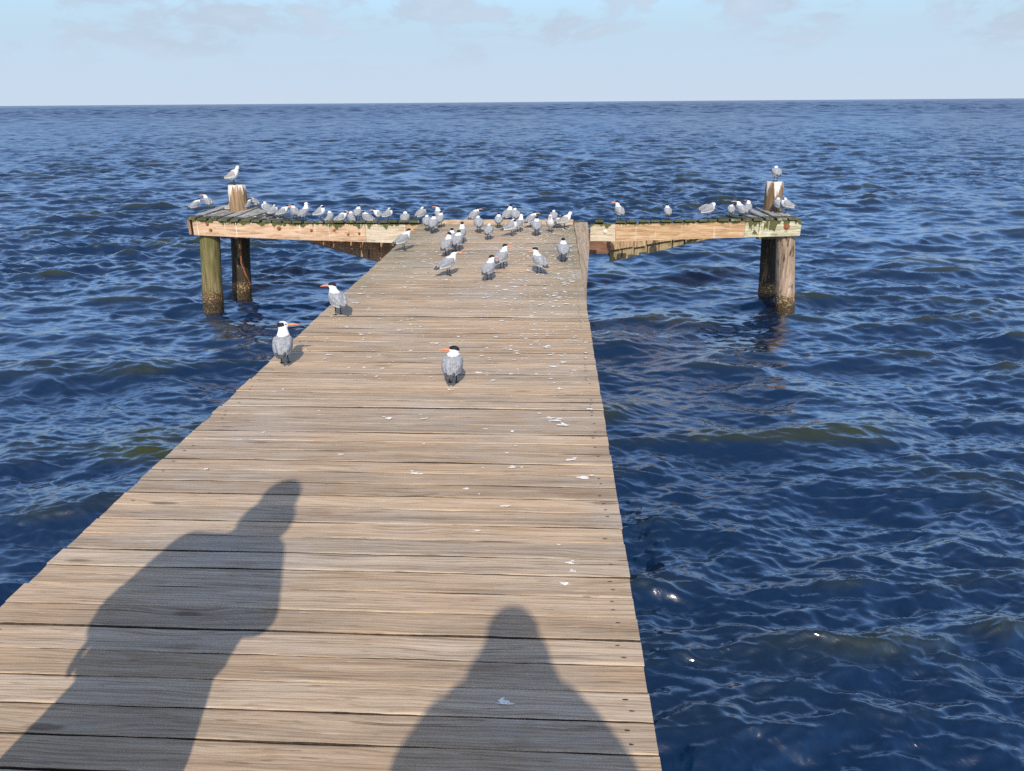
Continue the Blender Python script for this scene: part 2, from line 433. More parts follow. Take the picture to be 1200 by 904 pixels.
    n.put(b.inputs['Normal'], bb)
    # reflective film over the dark water body
    b.inputs['Specular IOR Level'].default_value = 0.
    gl = n.new('ShaderNodeBsdfGlossy'); gl.distribution = 'GGX'
    n.put(gl.inputs['Roughness'], b.inputs['Roughness'].links[0].from_socket); n.put(gl.inputs['Normal'], bb)
    lw = n.new('ShaderNodeLayerWeight'); n.put(lw.inputs['Normal'], bb)
    fr = n.math('MULTIPLY_ADD', n.math('POWER', lw.outputs['Facing'], 2.3), n.range(b.inputs['Roughness'].links[0].from_socket, .20, .40, .93, .46), .03)
    mx = n.new('ShaderNodeMixShader'); n.put(mx.inputs[0], fr)
    n.l.new(b.outputs[0], mx.inputs[1]); n.l.new(gl.outputs[0], mx.inputs[2])
    lw.inputs['Blend'].default_value = .5
    n.l.new(mx.outputs[0], m.node_tree.nodes['Material Output'].inputs[0])
    o = link('sea', me, m); tag(o, kind='structure')
    return o
water()

# ------------------------------------------------------------------ pier
pier = empty('pier', (0, 0, 0))
tag(pier, 'weathered timber pier with T-shaped damaged end on old piles', 'pier')

M_deck = wood('deck_boards', (.205,.127,.070), (.392,.274,.171), (.505,.386,.260), grey=(.365,.303,.234), greyness=.36, deck=True)
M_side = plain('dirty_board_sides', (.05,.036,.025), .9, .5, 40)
M_nail = plain('nail_iron', (.035,.025,.02), .6)
M_drop = plain('dropping_white', (.64,.61,.55), .9, .25, 70)
M_str = wood('stringer_timber', (.10,.06,.035), (.22,.14,.08), (.33,.23,.14), axis='Y', greyness=.5, moss=.2)
M_orange = wood('fresh_orange_beam', (.29,.155,.07), (.47,.295,.155), (.61,.43,.26), greyness=.04, topgreen=.05, streak=.3)
M_tan = wood('tan_beam', (.30,.16,.085), (.55,.36,.22), (.68,.50,.34), greyness=.06, topgreen=.10, streak=.6)
M_palebm = wood('pale_beam', (.34,.25,.15), (.58,.47,.32), (.70,.60,.45), greyness=.15, topgreen=.09, streak=.3)
M_palegr = wood('pale_green_beam', (.22,.19,.10), (.50,.46,.30), (.64,.60,.43), greyness=.15, topgreen=.20, moss=.25, moss_c=(.15,.14,.05), streak=.3)
M_moss = wood('mossy_planks', (.05,.045,.022), (.15,.135,.085), (.28,.26,.19), axis='Y', greyness=.5, moss=.95, moss_c=(.040,.043,.012))
M_end = wood('end_board_timber', (.28,.17,.10), (.50,.36,.23), (.66,.52,.38), greyness=.1, moss=.1)
M_plank = wood('grey_planks', (.13,.10,.07), (.31,.28,.23), (.46,.42,.36), axis='Y', greyness=.75, moss=.12)
M_brown = wood('brown_timber', (.16,.075,.035), (.30,.16,.08), (.42,.26,.15), axis='Z', greyness=.12, moss=.1)
M_warm = wood('rusty_side_board', (.20,.125,.07), (.40,.285,.175), (.56,.43,.30), axis='Y', greyness=.12, moss=.15)
M_red = wood('red_brown_timber', (.07,.028,.015), (.17,.075,.04), (.27,.14,.08), axis='X', greyness=.1, moss=.1)
M_rear = wood('wet_beam', (.07,.045,.025), (.15,.10,.06), (.24,.17,.1), greyness=.2, moss=.4)
M_rust = plain('rusty_iron', (.22,.075,.03), .75, .5, 70)
M_galv = plain('pale_bolt', (.55,.47,.40), .5, .3, 90)

def plank_x(mb, x0, x1, y0, y1, ztop, th, seed, mat=0, seg=56, wav=.0024, tilt=0., cup=.0, side=None):
    """board along X with worn, ragged edges; its sides (never rained clean) take another slot"""
    rings = []; yc = (y0+y1)/2
    for i in range(seg+1):
        x = x0 + (x1-x0)*i/seg
        ya = noise.noise((x*3.1, seed*7.7, 1.))*wav + noise.noise((x*17., seed*3.1, 2.))*wav*.9
        yb = noise.noise((x*2.7, seed*5.3, 9.))*wav + noise.noise((x*16., seed*9.1, 4.))*wav*.9
        ea = .0035 + .0035*max(-.8, noise.noise((x*2.3, seed*4.4, 6.))*1.6); eb = .0035 + .0035*max(-.8, noise.noise((x*2.1, seed*6.1, 7.))*1.6)
        zz = ztop + noise.noise((x*.8, seed*2.2, 3.))*.003
        a = y0 + ya; b = y1 + yb
        rings.append([(x,a,zz-th),(x,a,zz-ea-tilt),(x,a+ea*.5,zz-ea*.3-tilt),(x,a+ea*1.6,zz-tilt),(x,yc,zz-cup),
                      (x,b-eb*1.6,zz+tilt),(x,b-eb*.5,zz-eb*.3+tilt),(x,b,zz-eb+tilt),(x,b,zz-th)])
    k0 = len(mb.f)
    mb.loft([r[::-1] for r in rings], mat, False)
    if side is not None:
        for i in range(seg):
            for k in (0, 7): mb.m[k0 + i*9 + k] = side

def splat(mb, x, y, z, rx, ry, mat, k=11):
    ph = rng.uniform(0, 6); pts = [(x, y, z)]
    for i in range(k):
        t = 2*math.pi*i/k; q = rng.uniform(.35, 1.25)
        pts.append((x + rx*q*math.cos(t+ph*.1), y + ry*q*math.sin(t+ph*.1), z-.001))
    mb.add(pts, [(0, i+1, (i+1) % k+1) for i in range(k)], mat)

def deck():
    mb = MB(); P = .1293; y = 1.774 - P*42; i = 0
    while y + P < 12.34:
        gap = rng.choice([.004,.004,.005,.005,.006,.008]) + (.003 if y > 4.5 else .001); j = rng.uniform(-.0015, .0015)
        x0 = -2.118 + rng.uniform(-.010, .008); x1 = .331 + rng.uniform(-.004, .003)
        near = y < 6.5
        z = rng.gauss(0, .0013)
        plank_x(mb, x0, x1, y+gap/2+j, y+P-gap/2+j, z, .036, i*1.37+.5, seg=90 if near else 30, tilt=rng.gauss(0,.0009), cup=rng.uniform(0,.003), side=3)
        for nx in (x1-.075, x0+.085):
            for q in (.28, .72):
                if rng.random() < (.6 if nx > 0 else .25):
                    cx = nx + rng.uniform(-.012,.012); cy = y + P*q + rng.uniform(-.006,.006)
                    mb.add([(cx+.0060*math.cos(t)*rng.uniform(.9,2.2), cy+.0030*math.sin(t), z+.0045) for t in [2*math.pi*k/8 for k in range(8)]], [tuple(range(8))], 1)
        y += P; i += 1
    # bird droppings: thin near the walker, thick at the outer end
    for k in range(1700):
        u = rng.random()**.62
        yy = 2.6 + u*9.6
        xx = rng.uniform(-2.0, .26) if rng.random() < .55 else rng.uniform(-.6, .28)
        if yy < 5. and rng.random() < .85: continue
        s = rng.choice([.005,.006,.007,.008,.010,.012,.017])*(1.35 if yy > 7 else 1)
        splat(mb, xx, yy, .0062+rng.uniform(0,.0012), s*rng.uniform(.9,1.9), s*rng.uniform(.6,1.1), 2)
    for (u, v, s) in [(652,494,.034),(660,499,.028),(645,491,.022),(668,540,.025),(640,408,.03),(655,457,.02),(684,561,.028),(590,826,.022),(600,549,.02),(486,556,.026),(455,491,.02),(497,492,.017),(528,458,.018),(668,661,.016),(672,671,.012),(424,393,.02),(433,420,.016),(455,492,.016)]:
        x, y = on_deck(u, v); splat(mb, x, y, .0078, s*1.5, s*.62, 2)
        splat(mb, x+s*rng.uniform(-1.6,1.6), y+s*.9, .0078, s*.6, s*.35, 2)
    return mb.build('deck', [M_deck, M_nail, M_drop, M_side], pier)
deck()

for x in (-2.085, .262):
    mb = MB(); mb.box(x, x+.04, -3.6, 12.30, -.32, -.045); mb.build('stringer', M_str, pier)
for x in (-1.5, -.9, -.3):
    mb = MB(); mb.box(x-.02, x+.02, -3.6, 12.30, -.27, -.045); mb.build('joist', M_str, pier)
# board across the pier's outer end, a hand above the deck
mb = MB(); plank_x(mb, -2.03, .325, 12.355, 12.40, .058, .10, 91.3, seg=30)
mb.build('end_board', M_end, pier)

# sprung side board: on edge under the deck at its near end, twisted flat at the outer end
mb = MB(); rings = []
for i in range(25):
    t = i/24; y = 7.35 + (12.42-7.35)*t
    wd = .010 + .205*(1-(1-t)**1.5) + .004*noise.noise((y*1.3, 2., 1.)); th = R(-62)*(1-t)**1.5
    d = Vector((math.cos(th), 0, math.sin(th))); nn = Vector((-math.sin(th), 0, math.cos(th)))
    p = Vector((.337, y, -.006 + .022*t)); q = p + d*wd; th_ = .038
    rings.append([p, q, q - nn*th_, p - nn*th_])
mb.loft(rings, 0, False); 
sb_ = mb.build('side_board', M_warm, pier)

def interp(x, pts):
    return float(np.interp(x, [p[0] for p in pts], [p[1] for p in pts]))
BT = [(-5.9,.052),(-5.0,.02),(-4.17,-.010),(-2.3,-.018),(.57,-.012),(1.0,-.012),(2.58,.022),(3.88,.052)]
BB = [(-5.9,-.190),(-4.2,-.264),(-2.34,-.320),(.59,-.275),(1.0,-.283),(2.6,-.229),(3.88,-.190)]
RT = [(-6.1,.085),(-5.3,.055),(-4.75,-.06),(-4.2,-.21),(-3.05,-.54),(-2.1,-.62),(.98,-.52),(2.0,-.30),(2.83,-.10),(3.3,.03),(3.95,.085)]
zt = lambda x: interp(x, BT) + .042          # top of the platform planks at the front beam
zr = lambda x: interp(x, RT)                  # and at the rear beam
YF, YB = 12.40, 13.72

def bent_beam(name, x0, x1, y0, y1, top, bot, mat, parent, seg=None, jag=None):
    seg = seg or max(4, int(abs(x1-x0)/.16)); rings = []; drop = []
    for i in range(seg+1):
        x = x0 + (x1-x0)*i/seg; a, b = top(x), bot(x)
        xs = x
        zs = [b + (a-b)*k/5 for k in range(6)]
        w1 = noise.noise((x*2., y0*3, 1.))*.004
        e = .008
        f = [(xs, y0+w1, z) for z in zs]; f[0] = (xs, y0+w1+e*.4, zs[0]); f[5] = (xs, y0+w1, a-e); f.append((xs, y0+w1+e, a))
        bk = [(xs, y1, a), (xs, y1, b)]
        if jag and i == seg: 
            f = [(p[0]+rng.uniform(-jag, jag), p[1], p[2]) for p in f]; bk = [(p[0]+rng.uniform(-jag, jag), p[1], p[2]) for p in bk]
        rings.append(f+bk); drop += [a-p[2] for p in f+bk]
    mb = MB(); mb.loft(rings, 0, False)
    me = mb.mesh(name)
    at = me.attributes.new('drop', 'FLOAT', 'POINT'); at.data.foreach_set('value', np.array(drop, np.float32))
    bm = bmesh.new(); bm.from_mesh(me); bmesh.ops.recalc_face_normals(bm, faces=bm.faces); bm.to_mesh(me); bm.free()
    return link(name, me, mat, parent)

bt = lambda x: interp(x, BT); bb = lambda x: interp(x, BB)
fb = []
for (x0, x1, m_, y0, lab) in [(-5.86, -3.02, M_tan, 12.36, 'long tan front beam with rusty streaks'), (-3.016, -2.36, M_palebm, 12.362, 'pale bleached piece of front beam'),
                         (-2.356, -2.08, M_orange, 12.38, 'short mossy orange beam end'), (.60, .998, M_palebm, 12.365, 'short pale beam piece with a bolt'),
                         (1.002, 3.02, M_orange, 12.36, 'fresh orange front beam'), (3.024, 3.885, M_palegr, 12.364, 'pale beam end with green moss')]:
    o = bent_beam('front_beam', x0, x1, y0, y0+.042, bt, (lambda x: bb(x)+.045) if m_ is M_orange and x1 < 0 else bb, m_, pier)
    o['label'] = lab; fb.append(o)

def bolt(x, z, y, r, mat, parent):
    mb = MB(); rings = []
    for (dy, q) in ((0, 1.7), (-.004, 1.7), (-.0045, 1.), (-.02, 1.), (-.024, .7)):
        rings.append([(x + r*q*math.cos(2*math.pi*k/8), y+dy, z + r*q*math.sin(2*math.pi*k/8)) for k in range(8)])
    mb.loft(rings, 0, False); mb.build('bolt', mat, parent)
for (u, v, r, mat, k) in [(327,268,.022,M_rust,0),(709,271.7,.024,M_galv,3),(922,266,.03,M_rust,5),(247,270,.018,M_rust,0),(243,263,.018,M_rust,0),(365,270.5,.016,M_rust,0),(392,270,.014,M_rust,0),(408,275,.014,M_rust,0),(421,274,.014,M_rust,0)]:
    x, z = at_Y(u, v, 12.36); bolt(x, z, 12.362, r, mat, fb[k])

# inner ply behind the front beam, carrying the planks
for a, b_ in ((-5.80, -2.15), (.66, 3.82)):
    bent_beam('ledger', a, b_, 12.412, 12.452, lambda x: bt(x)-.006, lambda x: bb(x)+.05, M_rear, pier)

# sunken rear beam: two plies a side
RB = lambda x: zr(x) - .045
bent_beam('rear_beam', -6.0, -2.0, 13.60, 13.645, RB, lambda x: RB(x)-.25, M_rear, pier, seg=40)
bent_beam('rear_beam', -4.3, -1.9, 13.55, 13.59, lambda x: RB(x)-.06, lambda x: RB(x)-.30, M_brown, pier, seg=24)
bent_beam('rear_beam', 3.93, 1.0, 13.60, 13.645, RB, lambda x: RB(x)-.28, M_rear, pier, seg=30, jag=.05)
# joist stub between the pier and the platform
mb = MB(); mb.box(.40, .99, 13.30, 13.345, -.655, -.335); mb.build('header_joist', M_red, pier)

# broken boards hanging in two overlapping rows along the sunken rear beam; the lower ends follow its slope
def hanging(name, x0, x1, pw, y, up, split, lo, mats, lean=.05):
    mb = MB()
    for tier in (1, 0):
        x = x0 + (0 if tier == 0 else pw*.12)
        while x < x1 - .05:
            xe = min(x + pw*rng.uniform(.84, 1.1), x1 + .04)
            xa, xb = x + .008, xe - .010
            ya = y - (.05 if tier == 0 else 0.) + rng.uniform(-.01, .01)
            rag = rng.uniform(-.02, .015) if tier == 0 else rng.uniform(-.006, .006)
            skew = rng.uniform(-.012, .012)
            lowf = split if tier == 0 else lo
            vs = []
            for (px, pz, dy) in ((xa+skew, lowf(xa)+rag, -lean), (xb+skew, lowf(xb)+rag, -lean), (xb, up(xb), 0.), (xa, up(xa), 0.)):
                if pz is not None: pz = min(pz, up(px))
                vs += [(px, ya+dy, pz), (px, ya+dy+.03, pz)]
            if vs[4][2] - vs[2][2] > .02:
                mb.add(vs, [(0,2,4,6),(1,7,5,3),(0,1,3,2),(2,3,5,4),(4,5,7,6),(6,7,1,0)], tier)
            x = xe
    return mb.build(name, mats, pier)
M_hang = wood('hanging_board_timber', (.15,.085,.04), (.33,.21,.12), (.45,.32,.2), axis='Z', greyness=.1, moss=.15, moss_c=(.10,.09,.03))
M_hang2 = wood('mossy_hanging_board_timber', (.12,.085,.04), (.25,.19,.10), (.36,.29,.16), axis='Z', greyness=.1, moss=.4, moss_c=(.10,.09,.03))
lowR = lambda x: interp(x, [(.97,-.835),(2.80,-.40),(3.3,-.28)])
hanging('hanging_boards', .97, 2.86, .235, 13.50, lambda x: min(bb(x)+.02, zr(x)+.12), lambda x: interp(x, [(.97,-.62),(2.80,-.34),(3.3,-.25)]), lowR, [M_hang, M_hang2])
lowL = lambda x: interp(x, [(-4.7,-.36),(-4.2,-.49),(-3.05,-.845),(-1.8,-1.15)])
hanging('hanging_boards', -4.6, -2.2, .33, 13.48, lambda x: min(bb(x)+.02, zr(x)+.05), lambda x: interp(x, [(-4.7,-.33),(-4.2,-.40),(-3.05,-.65),(-1.8,-.9)]), lowL, [M_brown, M_brown], .03)

# platform planks run out from the front beam to the rear beam
def platform():
    mb = MB(); x = -5.93
    while x < 3.86:
        ww = rng.uniform(.125, .165); gap = rng.uniform(.018, .05)
        xe = min(x+ww, 3.88)
        xc = (x+xe)/2
        mid = -2.12 < xc < .34
        skip = (.42 < xc < .60) or (.80 < xc < 1.02)
        if not skip and xe-x > .06:
            y0 = 12.345 + rng.uniform(-.03, .02); y1 = 13.80 + rng.uniform(-.06, .06)
            if mid: y0 = 12.43
            short = .62 < xc < 2.75
            if short: y1 = y0 + rng.uniform(.14, .34)
            loose = xc < -4.6 or xc > 3.1
            sk = rng.gauss(0, .035 if loose else .012); tw = rng.gauss(0, .018 if loose else .004); lift = abs(rng.gauss(0, .02)) if loose else 0
            za, zb = zt(xc), zr(xc)
            rings = []; S = 10
            for i in range(S+1):
                t = i/S; y = y0 + (y1-y0)*t; tt = (y-YF)/(YB-YF)
                z = za + (zb-za)*tt + noise.noise((xc*4, y*1.5, 3.))*.006 + lift*tt
                sx = sk*tt; a = x+sx; b_ = xe+sx; th = .038; tz = tw*tt
                rings.append([(a,y,z-th-tz),(a,y,z-.006-tz),(a+.006,y,z-tz),(b_-.006,y,z+tz),(b_,y,z-.006+tz),(b_,y,z-th+tz)])
            mat = 1 if loose and rng.random() < .8 else 0
            k0 = len(mb.f)
            mb.loft(rings, mat, False)
            for q in range(12): mb.m[k0+q] = 0          # mossy front ends
            mb.m[-2] = 0; mb.m[-1] = 0
            for _ in range(rng.randint(1, 5)):
                yy = rng.uniform(y0+.03, min(y1, y0+1.2)); tt = (yy-YF)/(YB-YF)
                if loose: splat(mb, rng.uniform(x+.03, xe-.03)+sk*tt, yy, za+(zb-za)*tt+lift*tt+.014, .02, .03, 2)
        x = xe + gap
    me = mb.mesh('platform_deck')
    bm = bmesh.new(); bm.from_mesh(me); bmesh.ops.recalc_face_normals(bm, faces=bm.faces); bm.to_mesh(me); bm.free()
    return link('platform_deck', me, [M_moss, M_plank, M_drop], pier)
platform()
# end joists at both tips of the platform
mb = MB(); mb.box(-5.955, -5.915, 12.40, 13.62, -.185, .045); mb.build('end_joist', M_brown, pier)
mb = MB(); mb.box(3.84, 3.88, 12.46, 13.60, -.19, .035); mb.build('end_joist', M_brown, pier)
# pile caps clamped between the piles
mb = MB(); mb.box(-5.72, -4.85, 13.06, 13.11, -.36, -.10); mb.build('cap_beam', M_rear, pier)
mb = MB(); mb.box(3.40, 3.95, 13.06, 13.11, -.36, -.10); mb.build('cap_beam', M_rear, pier)
mb = MB(); mb.tube([(-5.35,12.98,-.40),(-5.36,12.9,-.75),(-5.30,12.88,-.95),(-5.22,12.86,-1.12)], [.013,.012,.012,.009], 6); mb.build('loose_rod', M_rust, pier)

def pile(x, y, r, top, mat, lean=0., seed=1., cap=True):
    mb = MB(); rings = []; N_ = 36; S = 34; bot = -3.2
    for i in range(S+1):
        t = i/S; z = bot + (top-bot)*t; ring = []
        rz = r*(1.05 - .07*t)
        for k in range(N_):
            a = 2*math.pi*k/N_
            q = 1 + .05*noise.noise((math.cos(a)*1.4, math.sin(a)*1.4, z*.8+seed)) + .03*noise.noise((math.cos(a)*6+seed, math.sin(a)*6, z*.7))
            if z < WZ+.42: q += .07*(.4+noise.noise((math.cos(a)*9, math.sin(a)*9, z*14+seed)))*min(1, (WZ+.42-z)/.08)
            ch = -.012 if i == S else 0
            ring.append((x + lean*(z if z < 0 else z*.3) + (rz*q+ch)*math.cos(a), y + (rz*q+ch)*math.sin(a), z + (.012*noise.noise((math.cos(a)*3, math.sin(a)*3, seed)) if i >= S-1 else 0)))
        rings.append(ring)
    mb.loft(rings, 0, True)
    return mb.build('pile', mat, pier)
PM1 = pile_mat('green_pile', (.06,.042,.018), (.15,.115,.05), (.28,.22,.12), .75, (.075,.08,.02), 0, 0)
PM2 = pile_mat('whitewashed_pile', (.09,.05,.025), (.23,.145,.08), (.38,.26,.16), .2, (.09,.09,.03), .27, .50, under_shade=.93)
PM3 = pile_mat('brown_gouged_pile', (.10,.065,.04), (.29,.205,.145), (.43,.33,.25), .15, (.1,.1,.05), 0, 0, gouge=.9)
PM4 = pile_mat('dark_whitewashed_pile', (.07,.04,.02), (.19,.12,.07), (.32,.22,.14), .35, (.07,.07,.025), .42, .55, under_shade=.96)
p_ = pile(-5.675, 12.585, .163, -.03, PM1, .095, 1.3); p_['label'] = 'pile with green algae and orange barnacle foot'
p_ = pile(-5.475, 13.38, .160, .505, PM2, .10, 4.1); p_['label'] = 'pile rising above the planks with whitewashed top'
p_ = pile(3.70, 12.57, .148, -.03, PM3, -.105, 7.7); p_['label'] = 'brown pile gouged with dark knots'
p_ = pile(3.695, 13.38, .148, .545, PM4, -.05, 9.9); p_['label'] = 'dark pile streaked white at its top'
for y in (9.4, 5.9, 2.4, -1.2):
    for x in (-1.85, .06): pile(x, y, .14, -.33, PM1, 0, y+x)
for y in (9.4, 5.9, 2.4, -1.2):
    mb = MB(); mb.box(-2.05, .26, y+.17, y+.215, -.62, -.33); mb.build('cap_beam', M_str, pier)

# ------------------------------------------------------------------ birds
B_white = plain('white_plumage', (.62,.615,.595), .8, .09, 70, .15, .3, .003)
B_grey = plain('grey_mantle', (.225,.228,.238), .8, .28, 48, .15, .7, .005)
B_black = plain('black_cap', (.012,.012,.014), .7, .2, 80, .2)
B_tip = plain('dark_wingtip', (.07,.07,.076), .7, .35, 70, .2)
B_bill = plain('orange_bill', (.66,.22,.09), .45, .12, 60, .4)
B_leg = plain('black_leg', (.015,.014,.014), .6, .2, 80, .3)
B_mott = plain('mottled_grey_brown', (.27,.245,.215), .75, .45, 45, .15, .4, .004)
B_gbill = plain('dark_bill', (.05,.035,.025), .5, .2, 60, .3)
def feathers(m):
    n = NT(m.node_tree); b = m.node_tree.nodes['Principled BSDF']; src = b.inputs['Base Color'].links[0].from_socket
    x, y, z = n.sep(n.new('ShaderNodeTexCoord').outputs['Object'])
    ln = n.math('SINE', n.math('ADD', n.math('MULTIPLY', n.math('ABSOLUTE', y), 520.), n.math('MULTIPLY', x, 60.)))
    k = n.math('MULTIPLY', n.range(ln, .35, .9), n.range(x, -.03, -.09))
    sc_ = n.voro(n.comb(n.math('MULTIPLY', x, 38.), n.math('MULTIPLY', y, 60.), n.math('MULTIPLY', z, 30.)), 1.)
    e = n.math('MULTIPLY', n.range(sc_, .5, .8), .2)
    c = n.mix(n.math('MULTIPLY', k, .5), src, (.09,.09,.10))
    n.put(b.inputs['Base Color'], n.mix(e, c, (.52,.53,.54)))
feathers(B_grey); feathers(B_mott)
BM = [B_white, B_grey, B_black, B_tip, B_bill, B_leg, B_mott, B_gbill]

def bird_mesh(neck=1., hyaw=0., hpitch=0., lying=False, tuck=False, cap='full', gull=False, fluff=1., preen=False, droop=0.):
    """one tern or gull, facing +X, feet at the origin"""
    mb = MB(); dz = -.062 if lying else 0.
    S = 1.0
    up = (neck-1)*.05
    hc = Vector((.092 + (.012 if neck < 1 else 0), 0, .252 + up + dz))
    if tuck: hc = Vector((.045, 0, .205 + dz))
    if preen: hc = Vector((.105, .045, .165 + dz))
    def ring(x, z, rw, rh, tilt):
        out = []
        for k in range(16):
            a = 2*math.pi*k/16
            u, v_ = rw*math.cos(a), rh*math.sin(a)
            out.append((x - v_*math.sin(tilt), u, z + dz + v_*math.cos(tilt)))
        return out
    F = fluff
    sp_ = [(-.165,.088,.016,.006,.1),(-.13,.096,.026,.012,.15),(-.09,.106,.040*F,.028,.2),(-.05,.119,.051*F,.045*F,.3),(-.01,.134,.058*F,.056*F,.4),(.03,.152,.058*F,.058*F,.55),(.06,.172,.050*F,.050*F,.8)]
    if not (tuck or preen):
        sp_ += [(.078,.195,.040,.042,1.0),(.086,.218+up*.6,.031,.033,1.25),(.089,.238+up,.028,.029,1.4)]
    else:
        sp_ += [(.075,.188,.034,.032,1.0)]
    mb.loft([ring(*q) for q in sp_])
    if tuck: mb.tube([(.06,0,.175+dz), hc], [.042, .032], 12)
    if preen: mb.tube([(.055,0,.185+dz), (.10,.02,.195+dz), hc], [.040,.033,.028], 12)
    hr = Matrix.Rotation(hyaw, 3, 'Z') @ Matrix.Rotation(-hpitch, 3, 'Y')
    mb.ell(hc, .036, .026, .0275, hr, 10)
    mb.ell(hc + hr @ Vector((.016,0,-.003)), .026, .018, .0185, hr, 8)
    # bill
    bl = .050 if gull else .074
    b0 = hc + hr @ Vector((.030,0,-.004)); b1 = hc + hr @ Vector((.030+bl*.6,0,-.007)); b2 = hc + hr @ Vector((.030+bl,0,-.014))
    if not tuck: mb.tube([b0, b1, b2], [.0105,.0085,.0042], 8)
    # folded wings
    for s in (1, -1):
        rs = []
        for (x, y, z, rw, rh) in [(.058,.040*F,.168,.012,.020),(.035,.050*F,.160,.016,.036),(-.01,.053*F,.143,.016,.042),(-.06,.048*F,.126,.014,.034),(-.11,.036,.112,.011,.022),(-.16,.022,.100,.008,.012),(-.195,.010 - .004*s,.090-droop,.005,.006)]:
            rs.append([(x - .35*rh*math.sin(a)*.5, s*(y*.92 + rw*math.cos(a)), z + dz + rh*math.sin(a)) for a in [2*math.pi*k/12 for k in range(12)]])
        if preen and s > 0:
            rs = [[(p[0]*1.0, p[1]+.02, p[2]+.035*max(0, (.06-p[0])/.2)) for p in r_] for r_ in rs]
        if s < 0: rs = [r_[::-1] for r_ in rs]
        mb.loft(rs)
        if not lying:
            mb.tube([(.002,s*.020,.10),(.008,s*.021,.055),(.002,s*.022,.006)], [.009,.0052,.005], 8)
            for t in (-.45, 0, .45):
                mb.tube([(.002,s*.022,.006),(.032*math.cos(t)+.002, s*.022+.03*math.sin(t), .0045)], [.0048,.0042], 6)
    me = remesh(mb, .0040, 3, .5)
    hi = hr.inverted()
    idx = []
    for p in me.polygons:
        c = p.center; nrm = p.normal; z = c.z - dz; k = 0
        lh = hi @ (c - hc)
        head = (lh.x/.044)**2 + (lh.y/.034)**2 + (lh.z/.036)**2 < 1.05
        bill = (not tuck) and lh.x > .030 and abs(lh.y) < .016 and abs(lh.z+.008) < .020
        if bill: k = 7 if gull else 4
        elif head:
            k = 0
            if not gull:
                if cap == 'full':
                    if lh.z > .004 - .45*max(0, -lh.x-.012) and lh.x < .034: k = 2
                elif cap == 'nape':
                    if lh.x < .006 and lh.z > -.004 - .2*(-lh.x) and lh.z < .021 and abs(lh.y) > .005 or (lh.x < -.020 and lh.z > -.006): k = 2
                    if (lh.x-.017)**2 + (lh.z-.006)**2 < .006**2: k = 2
            if gull and (lh.x-.016)**2 + (lh.z-.006)**2 < .0055**2: k = 2
        elif not lying and z < .078 and abs(c.x) < .05 and (z < .062 or abs(c.x-.004) < .012): k = 5
        else:
            wing = abs(c.y) > .030 and z > .105 + .0*c.x and nrm.z > -.35 and c.x < .06
            back = nrm.z > .05 and c.x < .055 and z > .09 + max(0, c.x+.05)*.35
            belly = nrm.z < -.25
            if c.x < -.138 and z > .06: k = 3 if z > .074 else 0
            elif (wing or back) and not belly: k = 6 if gull else 1
            if z > .198 and not (tuck or preen): k = 0
            if tuck and c.x > .035: k = 0
        idx.append(k)
    me.polygons.foreach_set('material_index', idx)
    for m in BM: me.materials.append(m)
    return me

PROTO = {}
def proto(key):
    if key not in PROTO:
        PROTO[key] = bird_mesh(**{
            'away_left': dict(neck=.3, fluff=1.06, hyaw=R(78), hpitch=R(0)),
            'away_right': dict(neck=1.15, hyaw=R(-72), hpitch=R(2), cap='nape'),
            'tall': dict(neck=1.2, hpitch=R(4)),
            'plain': dict(neck=.55, fluff=1.06, hpitch=R(-4)),
            'tleft': dict(neck=.9, hyaw=R(45), hpitch=R(2), fluff=1.08),
            'tright': dict(neck=.85, hyaw=R(-38), fluff=1.08),
            'turned': dict(neck=.9, hyaw=R(50)),
            'low': dict(neck=.35, fluff=1.1, hyaw=R(-25)),
            'tuck': dict(tuck=True, hyaw=R(165), fluff=1.15, cap='nape'),
            'rest': dict(lying=True, neck=.3, fluff=1.12, cap='nape', hyaw=R(20)),
            'resttuck': dict(lying=True, tuck=True, hyaw=R(165), fluff=1.15, cap='none'),
            'preen': dict(preen=True, hyaw=R(35), hpitch=R(-50), cap='nape', fluff=1.1),
            'gull': dict(gull=True, neck=.75, hpitch=R(2), fluff=1.1),
            'gullrest': dict(gull=True, lying=True, neck=.4, fluff=1.15),
            'white': dict(neck=1.1, cap='none', hpitch=R(0)),
        }[key])
        PROTO[key].name = 'bird_' + key
    return PROTO[key]

def place(key, x, y, z, face, size, name, label, cat, group, slope=0.):
    o = bpy.data.objects.new(name, proto(key)); col.objects.link(o)
    o.location = (x, y, z); o.rotation_euler = (0, slope, R(face)); o.scale = (size*.88*rng.uniform(.94,1.06), size*1.05*rng.uniform(.93,1.08), size*rng.uniform(.96,1.04))
    tag(o, label, cat, group)
    return o

